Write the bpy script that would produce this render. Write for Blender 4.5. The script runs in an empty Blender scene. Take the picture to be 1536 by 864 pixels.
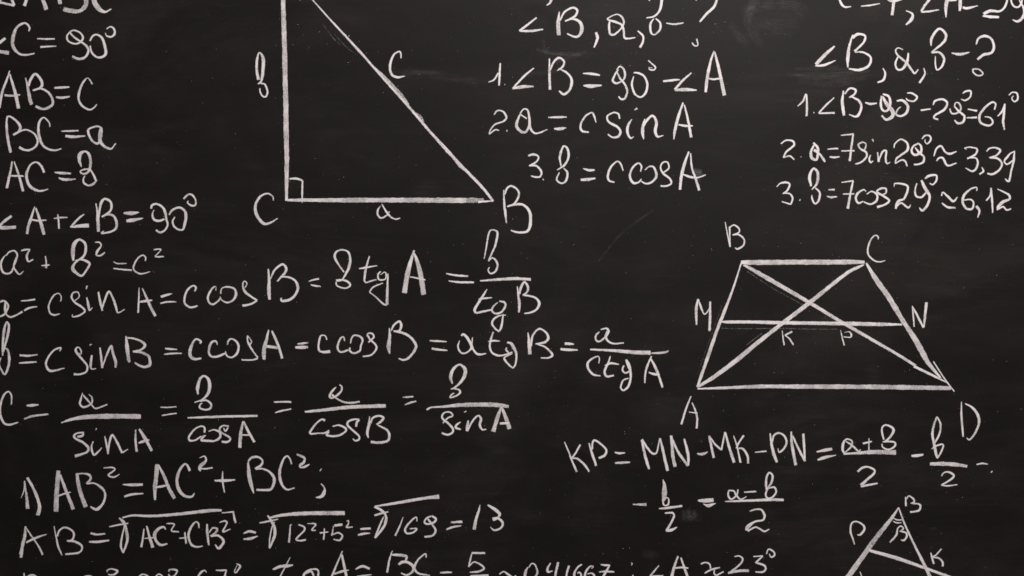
import bpy, math, random
from mathutils import noise as mnoise, Vector
WORLD_STRENGTH = 0.19
LAMP_POWER = 50.0
DUST_GAIN = 0.0125
BOARD_ROUGH = 0.52
BOARD_SPEC = 0.13
random.seed(11)
S = bpy.context.scene
COL = S.collection

# ------------------------------------------------------------------ camera
CAM_D = 2.6                                   # metres from the board; one photograph pixel is one millimetre on it
CZ = 1.5
cam = bpy.data.cameras.new("camera")
cam.sensor_width = 36.0
cam.lens = 36.0 * CAM_D / 1.536
cam.clip_start, cam.clip_end = 0.05, 50.0
cam_o = bpy.data.objects.new("camera", cam)
cam_o.location = (0.0, -CAM_D, CZ)
cam_o.rotation_euler = (math.radians(90), 0, 0)
COL.objects.link(cam_o)
S.camera = cam_o

# ------------------------------------------------------------------ light of the room
W = bpy.data.worlds.new("World")
S.world = W
W.use_nodes = True
wb = W.node_tree.nodes["Background"]
wb.inputs[0].default_value = (1.0, 0.93, 0.90, 1)
wb.inputs[1].default_value = WORLD_STRENGTH

def lamp(name, loc, target, size, power, color):
    l = bpy.data.lights.new(name, 'AREA')
    l.shape = 'DISK'; l.size = size; l.energy = power; l.color = color
    o = bpy.data.objects.new(name, l)
    o.location = loc
    o.rotation_euler = (Vector(target) - Vector(loc)).to_track_quat('-Z', 'Y').to_euler()
    COL.objects.link(o)
    return o
lamp("softbox", (0.55, -1.75, 2.75), (0.25, 0.0, 1.75), 1.0, LAMP_POWER, (1.0, 0.955, 0.93))

S.view_settings.view_transform = 'Standard'
S.view_settings.look = 'None'
S.view_settings.exposure = 0.0
S.view_settings.gamma = 1.0
S.view_settings.use_curve_mapping = False
S.render.film_transparent = False
S.cycles.transparent_max_bounces = 16

# ------------------------------------------------------------------ materials
def mat(name):
    m = bpy.data.materials.new(name)
    m.use_nodes = True
    nt = m.node_tree
    nt.nodes.clear()
    out = nt.nodes.new("ShaderNodeOutputMaterial")
    return m, nt, out

class NT:
    """small helper to chain nodes"""
    def __init__(self, nt):
        self.nt = nt
    def n(self, t, **kw):
        x = self.nt.nodes.new(t)
        for k, v in kw.items():
            setattr(x, k, v)
        return x
    def link(self, a, b):
        self.nt.links.new(a, b)
    def put(self, sock, v):
        if hasattr(v, "is_output"):
            self.link(v, sock)
        else:
            sock.default_value = v
    def m(self, op, a, b=0.0, c=0.0, clamp=False):
        x = self.n("ShaderNodeMath", operation=op, use_clamp=clamp)
        self.put(x.inputs[0], a); self.put(x.inputs[1], b); self.put(x.inputs[2], c)
        return x.outputs[0]
    def noise(self, vec, scale, detail=2.0, rough=0.5, dist=0.0):
        x = self.n("ShaderNodeTexNoise")
        self.link(vec, x.inputs["Vector"])
        x.inputs["Scale"].default_value = scale
        x.inputs["Detail"].default_value = detail
        x.inputs["Roughness"].default_value = rough
        x.inputs["Distortion"].default_value = dist
        return x.outputs[0]
    def mapping(self, vec, scale=(1, 1, 1), rot=(0, 0, 0), loc=(0, 0, 0)):
        x = self.n("ShaderNodeMapping")
        self.link(vec, x.inputs[0])
        x.inputs["Location"].default_value = loc
        x.inputs["Rotation"].default_value = rot
        x.inputs["Scale"].default_value = scale
        return x.outputs[0]
    def smooth(self, v, lo, hi, a=0.0, b=1.0):
        x = self.n("ShaderNodeMapRange", interpolation_type='SMOOTHSTEP')
        self.put(x.inputs[0], v)
        x.inputs[1].default_value = lo; x.inputs[2].default_value = hi
        x.inputs[3].default_value = a; x.inputs[4].default_value = b
        return x.outputs[0]

def px(x, y):
    return ((x - 768.0) / 1000.0, CZ + (432.0 - y) / 1000.0)

# soft cleaned patches (wiped with a damp cloth): px x, px y, radius x, radius y, strength
CLEAN = [(600, 400, 70, 95, 0.7), (545, 352, 60, 22, 0.45), (700, 440, 55, 70, 0.45), (805, 15, 26, 12, 0.8),
         (828, 28, 9, 16, 0.85), (1046, 263, 26, 18, 0.5), (745, 75, 60, 26, 0.45), (1130, 445, 90, 26, 0.3),
         (640, 95, 60, 10, 0.45), (820, 95, 40, 20, 0.4), (570, 470, 40, 30, 0.4), (100, 425, 30, 20, 0.3)]
# soft chalky patches (dry eraser dust)
DUSTY = [(640, 285, 26, 16, 0.55), (1250, 112, 50, 8, 0.8), (1165, 25, 40, 14, 0.5), (850, 82, 40, 5, 0.7), (905, 18, 70, 16, 0.3),
         (632, 109, 34, 4, 0.8), (712, 120, 30, 8, 0.6), (1032, 774, 14, 9, 1.0), (1010, 620, 40, 18, 0.3), (1046, 258, 7, 6, 2.2),
         (800, 775, 40, 14, 0.4), (1400, 793, 6, 3, 1.2), (885, 785, 36, 18, 0.3), (1310, 560, 12, 20, 0.45), (1240, 478, 12, 5, 1.0),
         (505, 255, 26, 12, 0.35), (975, 832, 14, 7, 0.8), (1330, 165, 20, 14, 0.4), (1051, 662, 6, 3, 1.2), (300, 430, 90, 8, 0.18)]

def board_material():
    m, nt, out = mat("black_board_paint")
    t = NT(nt)
    tc = t.n("ShaderNodeTexCoord")
    v = tc.outputs["Object"]
    # long wipe strokes left by the cloth, in two slightly different directions
    s1 = t.noise(t.mapping(v, (1.3, 1, 3.2), (0, 0.12, 0)), 2.2, 5.0, 0.62, 1.6)
    s2 = t.noise(t.mapping(v, (2.2, 1, 8.0), (0, -0.62, 0)), 2.6, 4.0, 0.6, 0.8)
    s3 = t.noise(t.mapping(v, (3.0, 1, 60.0), (0, 0.16, 0)), 3.0, 4.0, 0.65, 0.5)
    s4 = t.noise(t.mapping(v, (3.0, 1, 60.0), (0, 0.85, 0)), 3.0, 4.0, 0.65, 0.5)
    cloud = t.noise(v, 2.9, 4.0, 0.6, 1.0)
    local = t.noise(v, 7.5, 3.0, 0.6, 0.8)
    fine = t.noise(v, 620.0, 2.0, 0.6)
    dust = t.m('MULTIPLY', t.smooth(s1, 0.34, 0.70), 0.60)
    dust = t.m('ADD', dust, t.m('MULTIPLY', t.smooth(s2, 0.45, 0.75), 0.40))
    dust = t.m('ADD', dust, t.m('MULTIPLY', t.m('MULTIPLY', t.smooth(s3, 0.5, 0.8), t.smooth(local, 0.52, 0.68)), 0.70))
    dust = t.m('ADD', dust, t.m('MULTIPLY', t.m('MULTIPLY', t.smooth(s4, 0.52, 0.8), t.smooth(cloud, 0.5, 0.62)), 0.45))
    dust = t.m('MULTIPLY', dust, t.smooth(cloud, 0.3, 0.68, 0.30, 1.5))
    dust = t.m('ADD', dust, 0.14)
    sep = t.n("ShaderNodeSeparateXYZ")
    t.link(v, sep.inputs[0])
    warp = t.m('MULTIPLY', t.m('SUBTRACT', t.noise(v, 14.0, 3.0, 0.6), 0.5), 1.3)
    def patch(x, y, rx, ry):
        X, Z = px(x, y)
        a = t.m('DIVIDE', t.m('SUBTRACT', sep.outputs[0], X), rx / 1000.0)
        b = t.m('DIVIDE', t.m('SUBTRACT', sep.outputs[2], Z - CZ), ry / 1000.0)
        r = t.m('SQRT', t.m('ADD', t.m('MULTIPLY', a, a), t.m('MULTIPLY', b, b)))
        return t.smooth(t.m('ADD', r, warp), 0.25, 1.35, 1.0, 0.0)
    clean = None
    for x, y, rx, ry, k in CLEAN:
        p = t.m('MULTIPLY', patch(x, y, rx, ry), k)
        clean = p if clean is None else t.m('MAXIMUM', clean, p)
    dust = t.m('MULTIPLY', dust, t.m('SUBTRACT', 1.0, clean))
    streak = t.smooth(t.noise(t.mapping(v, (10.0, 1, 160.0), (0, 0.1, 0)), 2.0, 3.0, 0.6), 0.42, 0.7)
    add = None
    for x, y, rx, ry, k in DUSTY:
        p = t.m('MULTIPLY', patch(x, y, rx, ry), k)
        add = p if add is None else t.m('ADD', add, p)
    add = t.m('MULTIPLY', add, t.m('ADD', t.m('MULTIPLY', streak, 1.4), 0.55))
    dust = t.m('ADD', dust, add)
    dust = t.m('MULTIPLY', dust, t.smooth(fine, 0.25, 0.75, 0.72, 1.28))
    # scattered tiny grains of chalk caught in the paint
    vo = t.n("ShaderNodeTexVoronoi")
    t.link(v, vo.inputs["Vector"]); vo.inputs["Scale"].default_value = 95.0
    grain = t.smooth(vo.outputs["Distance"], 0.035, 0.075, 1.0, 0.0)
    cs = t.n("ShaderNodeSeparateColor"); t.link(vo.outputs["Color"], cs.inputs[0])
    grain = t.m('MULTIPLY', grain, t.smooth(cs.outputs[0], 0.80, 1.0, 0.0, 1.0))
    fac = t.m('MULTIPLY', dust, DUST_GAIN, clamp=True)
    fac = t.m('ADD', fac, t.m('MULTIPLY', grain, 0.10), clamp=True)
    mix = t.n("ShaderNodeMix", data_type='RGBA')
    t.link(fac, mix.inputs[0])
    mix.inputs[6].default_value = (0.0047, 0.0036, 0.0031, 1)
    mix.inputs[7].default_value = (0.62, 0.565, 0.545, 1)
    p = t.n("ShaderNodeBsdfPrincipled")
    t.link(mix.outputs[2], p.inputs["Base Color"])
    rough = t.m('ADD', t.m('MULTIPLY', t.m('SUBTRACT', cloud, 0.5), 0.10), BOARD_ROUGH)
    t.link(rough, p.inputs["Roughness"])
    p.inputs["Specular IOR Level"].default_value = BOARD_SPEC
    bump = t.n("ShaderNodeBump")
    bump.inputs["Strength"].default_value = 0.12
    bump.inputs["Distance"].default_value = 0.0006
    t.link(t.noise(v, 260.0, 3.0, 0.6), bump.inputs["Height"])
    t.link(bump.outputs[0], p.inputs["Normal"])
    t.link(p.outputs[0], out.inputs[0])
    return m

def chalk_material():
    m, nt, out = mat("white_chalk")
    t = NT(nt)
    tc = t.n("ShaderNodeTexCoord")
    v = tc.outputs["Object"]
    def attr(name):
        a = t.n("ShaderNodeAttribute", attribute_name=name)
        return a.outputs["Fac"]
    depth, press = attr("depth"), attr("press")          # millimetres in from the stroke's edge; how hard the stick was pressed
    lat, run = attr("lat"), attr("run")                  # millimetres across and along the stroke
    cv = t.n("ShaderNodeCombineXYZ")
    t.link(t.m('MULTIPLY', lat, 1.15), cv.inputs[0]); t.link(t.m('MULTIPLY', run, 0.035), cv.inputs[1])
    streak = t.noise(cv.outputs[0], 1.0, 3.0, 0.65)
    grit = t.noise(v, 700.0, 2.0, 0.65)
    fine = t.noise(v, 1500.0, 1.0, 0.5)
    skip = t.noise(v, 170.0, 3.0, 0.6)
    edge = t.m('ADD', t.m('DIVIDE', t.m('SUBTRACT', depth, 0.98), 1.25), 0.5)
    edge = t.m('ADD', edge, t.m('MULTIPLY', t.m('SUBTRACT', grit, 0.5), 0.8))
    edge = t.m('ADD', edge, t.m('MULTIPLY', t.m('SUBTRACT', skip, 0.5), 0.5))
    edge = t.smooth(edge, 0.0, 1.0)
    body = t.m('ADD', press, t.m('MULTIPLY', t.m('SUBTRACT', grit, 0.5), t.m('MULTIPLY_ADD', press, -1.7, 2.45)))
    body = t.m('ADD', body, t.m('MULTIPLY', t.m('SUBTRACT', fine, 0.5), 0.4))
    body = t.m('ADD', body, t.m('MULTIPLY', t.m('SUBTRACT', streak, 0.5), 0.9))
    body = t.m('ADD', body, t.m('MULTIPLY', t.m('SUBTRACT', skip, 0.5), 0.45), clamp=True)
    body = t.m('MINIMUM', body, t.m('MULTIPLY', press, 1.6))
    alpha = t.m('MULTIPLY', edge, body, clamp=True)
    p = t.n("ShaderNodeBsdfPrincipled")
    p.inputs["Base Color"].default_value = (0.76, 0.715, 0.712, 1)
    p.inputs["Roughness"].default_value = 1.0
    p.inputs["Specular IOR Level"].default_value = 0.0
    tr = t.n("ShaderNodeBsdfTransparent")
    mx = t.n("ShaderNodeMixShader")
    t.link(alpha, mx.inputs[0]); t.link(tr.outputs[0], mx.inputs[1]); t.link(p.outputs[0], mx.inputs[2])
    t.link(mx.outputs[0], out.inputs[0])
    return m

def smear_material():
    m, nt, out = mat("wiped_chalk_film")
    t = NT(nt)
    v = t.n("ShaderNodeTexCoord").outputs["Object"]
    def attr(name):
        return t.n("ShaderNodeAttribute", attribute_name=name).outputs["Fac"]
    cv = t.n("ShaderNodeCombineXYZ")
    t.link(t.m('MULTIPLY', attr("lat"), 0.55), cv.inputs[0]); t.link(t.m('MULTIPLY', attr("run"), 0.03), cv.inputs[1])
    streak = t.smooth(t.noise(cv.outputs[0], 1.0, 4.0, 0.7, 0.3), 0.30, 0.72)
    blot = t.smooth(t.noise(v, 60.0, 3.0, 0.6), 0.3, 0.7, 0.25, 1.0)
    soft = t.smooth(attr("rel"), 0.0, 0.9)
    alpha = t.m('MULTIPLY', t.m('MULTIPLY', soft, t.m('MULTIPLY', streak, blot)), t.m('MULTIPLY', attr("press"), 1.5), clamp=True)
    p = t.n("ShaderNodeBsdfPrincipled")
    p.inputs["Base Color"].default_value = (0.70, 0.655, 0.65, 1)
    p.inputs["Roughness"].default_value = 1.0
    p.inputs["Specular IOR Level"].default_value = 0.0
    tr = t.n("ShaderNodeBsdfTransparent")
    mx = t.n("ShaderNodeMixShader")
    t.link(alpha, mx.inputs[0]); t.link(tr.outputs[0], mx.inputs[1]); t.link(p.outputs[0], mx.inputs[2])
    t.link(mx.outputs[0], out.inputs[0])
    return m

def dust_material():
    m, nt, out = mat("chalk_dust_grains")
    t = NT(nt)
    p = t.n("ShaderNodeBsdfPrincipled")
    p.inputs["Base Color"].default_value = (0.66, 0.62, 0.61, 1)
    p.inputs["Roughness"].default_value = 1.0
    p.inputs["Specular IOR Level"].default_value = 0.0
    t.link(p.outputs[0], out.inputs[0])
    return m

M_BOARD, M_CHALK, M_SMEAR, M_DUST = board_material(), chalk_material(), smear_material(), dust_material()

# ------------------------------------------------------------------ object helpers
def tag(o, **kw):
    for k, v in kw.items():
        if v:
            o[k] = v
def empty(name, loc=(0, 0, 0), parent=None):
    o = bpy.data.objects.new(name, None)
    o.empty_display_size = 0.05
    o.location = loc
    if parent: o.parent = parent
    COL.objects.link(o)
    return o
def link_mesh(name, verts, faces, material, parent=None):
    me = bpy.data.meshes.new(name)
    me.from_pydata(verts, [], faces)
    me.materials.append(material)
    o = bpy.data.objects.new(name, me)
    if parent: o.parent = parent
    COL.objects.link(o)
    return o

# ------------------------------------------------------------------ the blackboard
def blackboard():
    w, h, th, b = 1.9, 0.95, 0.022, 0.003
    ys = [(0.0, b), (b, 0.0), (th, 0.0)]
    verts, faces = [], []
    for y, ins in ys:
        for sx, sz in ((-1, -1), (1, -1), (1, 1), (-1, 1)):
            verts.append((sx * (w - ins), y, sz * (h - ins)))
    faces.append((0, 1, 2, 3))
    for r in range(2):
        for k in range(4):
            a, c = r * 4 + k, r * 4 + (k + 1) % 4
            faces.append((a, a + 4, c + 4, c))
    faces.append((11, 10, 9, 8))
    o = link_mesh("blackboard", verts, faces, M_BOARD)
    o.location = (0, 0, CZ)
    tag(o, label="matt black board surface, wiped and dusty, that carries all the chalk writing", category="blackboard")
blackboard()

# ------------------------------------------------------------------ chalk strokes
STROKES = 0
NEAR = []                                     # places along strokes, for fallen dust
def spline(pts):
    """Catmull-Rom through the points, sampled about every millimetre; a point is (x, y, width) in millimetres"""
    if len(pts) == 2:
        P = [pts[0], pts[0], pts[1], pts[1]]
    else:
        P = [tuple(2 * a - b for a, b in zip(pts[0], pts[1]))] + list(pts) + [tuple(2 * a - b for a, b in zip(pts[-1], pts[-2]))]
    res = []
    for i in range(1, len(P) - 2):
        p0, p1, p2, p3 = P[i - 1], P[i], P[i + 1], P[i + 2]
        L = math.hypot(p2[0] - p1[0], p2[1] - p1[1])
        n = max(2, int(L / 1.0))
        m1 = [(p2[k] - p0[k]) / 2 for k in range(3)]
        m2 = [(p3[k] - p1[k]) / 2 for k in range(3)]
        for m in (m1, m2):                    # keep unevenly spaced points from overshooting
            s = math.hypot(m[0], m[1])
            if s > 1.05 * L:
                f = 1.05 * L / s
                m[0] *= f; m[1] *= f; m[2] *= f
        for j in range(n):
            t = j / n
            a, b, c, d = 2*t**3 - 3*t*t + 1, t**3 - 2*t*t + t, -2*t**3 + 3*t*t, t**3 - t*t
            res.append(tuple(a * p1[k] + b * m1[k] + c * p2[k] + d * m2[k] for k in range(3)))
    res.append(pts[-1])
    return res

CROSS = (-1.0, -0.6, 0.0, 0.6, 1.0)
SOFT = 0.95
def ribbon(pts, press, origin, V, F, D, PR, LA, RU, RE):
    """one chalk stroke: a low, rounded ridge lying on the board"""
    global STROKES
    STROKES += 1
    base = 0.15 + (STROKES % 29) * 0.035
    C = spline(pts)
    # drop near duplicates
    Q = [C[0]]
    for c in C[1:]:
        if math.hypot(c[0] - Q[-1][0], c[1] - Q[-1][1]) > 0.35:
            Q.append(c)
    if len(Q) < 2:
        Q.append((Q[0][0] + 0.8, Q[0][1] + 0.1, Q[0][2]))
    n = len(Q)
    T = []
    for i in range(n):
        a, b = Q[max(0, i - 1)], Q[min(n - 1, i + 1)]
        dx, dy = b[0] - a[0], b[1] - a[1]
        l = math.hypot(dx, dy) or 1e-6
        T.append((dx / l, dy / l))
    rows = []
    e = SOFT
    first, last = Q[0], Q[-1]
    rows.append((first[0] - T[0][0] * e, first[1] - T[0][1] * e, first[2], T[0], 0.0))
    rows.append((first[0] - T[0][0] * e * 0.3, first[1] - T[0][1] * e * 0.3, first[2], T[0], e * 0.7))
    acc, tot = 0.0, sum(math.hypot(Q[i + 1][0] - Q[i][0], Q[i + 1][1] - Q[i][1]) for i in range(n - 1))
    for i in range(n):
        if i: acc += math.hypot(Q[i][0] - Q[i - 1][0], Q[i][1] - Q[i - 1][1])
        rows.append((Q[i][0], Q[i][1], Q[i][2], T[i], min(acc, tot - acc) + e))
    rows.append((last[0] + T[-1][0] * e * 0.3, last[1] + T[-1][1] * e * 0.3, last[2], T[-1], e * 0.7))
    rows.append((last[0] + T[-1][0] * e, last[1] + T[-1][1] * e, last[2], T[-1], 0.0))
    seed = STROKES * 7.31
    v0 = len(V)
    R = len(rows)
    for r, (x, y, w, (tx, ty), de) in enumerate(rows):
        s = r * 0.12
        w = max(w, 1.0) * (1.0 + 0.16 * mnoise.noise((s, seed, 0.0)))
        hwL = w / 2 + SOFT + 0.20 * mnoise.noise((s * 3.1, seed, 5.0))
        hwR = w / 2 + SOFT + 0.20 * mnoise.noise((s * 3.1, seed, 9.0))
        wob = 0.16 * mnoise.noise((s * 1.4, seed, 3.0))
        x += -ty * wob; y += tx * wob
        # a broad stroke spreads the same chalk thinner
        pr = press * max(0.71, min(1.08, 1.08 - 0.085 * (w - 2.6))) * (1.0 + 0.36 * mnoise.noise((s * 0.6, seed, 13.0)))
        for u in CROSS:
            hw = hwL if u < 0 else hwR
            X, Z = px(x - ty * u * hw, y + tx * u * hw)
            H = base + 0.25 * (1 - u * u) * min(1.0, de / 1.5) + 0.10 * r / R
            V.append((X - origin[0], -H / 1000.0 - origin[1], Z - origin[2]))
            D.append(min((1 - abs(u)) * hw, de))
            PR.append(pr)
            LA.append(u * hw + seed)
            RU.append(r * 1.0 + seed * 3)
            RE.append(min(1 - abs(u), de / (1.6 * hw)))
    k = len(CROSS)
    for r in range(R - 1):
        for c in range(k - 1):
            a = v0 + r * k + c
            F.append((a, a + k, a + k + 1, a + 1))
    for i in range(0, n, 5):
        NEAR.append((Q[i][0], Q[i][1]))

def parse(spec, ox, oy, sc):
    out = []
    for st in spec.split(';'):
        press = 0.94 + random.uniform(-0.10, 0.08)
        pts, w = [], 22.0
        for tok in st.split():
            if tok[0] == '~':
                press = float(tok[1:]); continue
            q = [float(a) for a in tok.split(',')]
            if len(q) > 2: w = q[2]
            wm = w / sc
            pts.append((ox + q[0] / sc, oy + q[1] / sc, wm * (0.62 + 0.30 * min(1.0, max(0.0, (wm - 2.0) / 4.4)))))
        out.append((pts, press))
    return out

def word_for(kind, ch):
    if kind == "letter" and ch:
        if ch in ("beta", "alpha"):
            return "Greek letter " + ch if ch == "beta" else "tip of a letter cut off by the bottom edge"
        return ("capital letter " if ch.isupper() else "small letter ") + ch
    if kind == "digit": return "digit " + ch
    if kind == "exponent": return "small raised digit " + ch
    return None

def mark(kind, ch, strokes, origin, parent):
    V, F, D, PR, LA, RU, RE = [], [], [], [], [], [], []
    for pts, press in strokes:
        ribbon(pts, press, origin, V, F, D, PR, LA, RU, RE)
    o = link_mesh(kind, V, F, M_SMEAR if kind == "chalk_smudge" else M_CHALK, parent)
    me = o.data
    for nm, data in (("depth", D), ("press", PR), ("lat", LA), ("run", RU), ("rel", RE)):
        at = me.attributes.new(nm, 'FLOAT', 'POINT')
        at.data.foreach_set("value", data)
    me.polygons.foreach_set("use_smooth", [True] * len(me.polygons))
    lb = word_for(kind, ch)
    if lb and parent: o["label"] = lb
    return o

def build(text):
    things, cur = [], None
    ox = oy = 0.0; sc = 5.76
    for line in text.splitlines():
        line = line.strip()
        if not line: continue
        if line[0] == 'T' and line[1] == ' ':
            name, cat, grp, label = line[2:].split('|')
            cur = (name, cat, grp, label, [])
            things.append(cur); continue
        if line[0] == '@':
            q = [float(a) for a in line[1:].split()]
            ox, oy = q[0], q[1]; sc = q[2] if len(q) > 2 else 5.76
            continue
        if line == ')':
            cur[4].append(('close',)); continue
        opens = line.startswith('( ')
        if opens: line = line[2:]
        head, _, spec = line.partition(':')
        kind, _, ch = head.strip().partition(' ')
        cur[4].append(('open' if opens else 'mark', kind, ch, parse(spec, ox, oy, sc) if spec else []))
    for name, cat, grp, label, items in things:
        P = [p for it in items if len(it) > 1 for st in it[3] for p in st[0]]
        cx = (min(p[0] for p in P) + max(p[0] for p in P)) / 2
        cy = max(p[1] for p in P)
        X, Z = px(cx, cy)
        origin = (X, 0.0, Z)
        if len(items) == 1:
            o = mark(name, "", items[0][3], origin, None)
            o.location = origin
            tag(o, label=label, category=cat, group=grp)
            continue
        root = empty(name, origin)
        tag(root, label=label, category=cat, group=grp)
        parent = root
        for it in items:
            if it[0] == 'close':
                parent = root
            elif it[0] == 'open':
                parent = mark(it[1], it[2], it[3], origin, root) if it[3] else empty(it[1], (0, 0, 0), root)
            else:
                mark(it[1], it[2], it[3], origin, parent)

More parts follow.
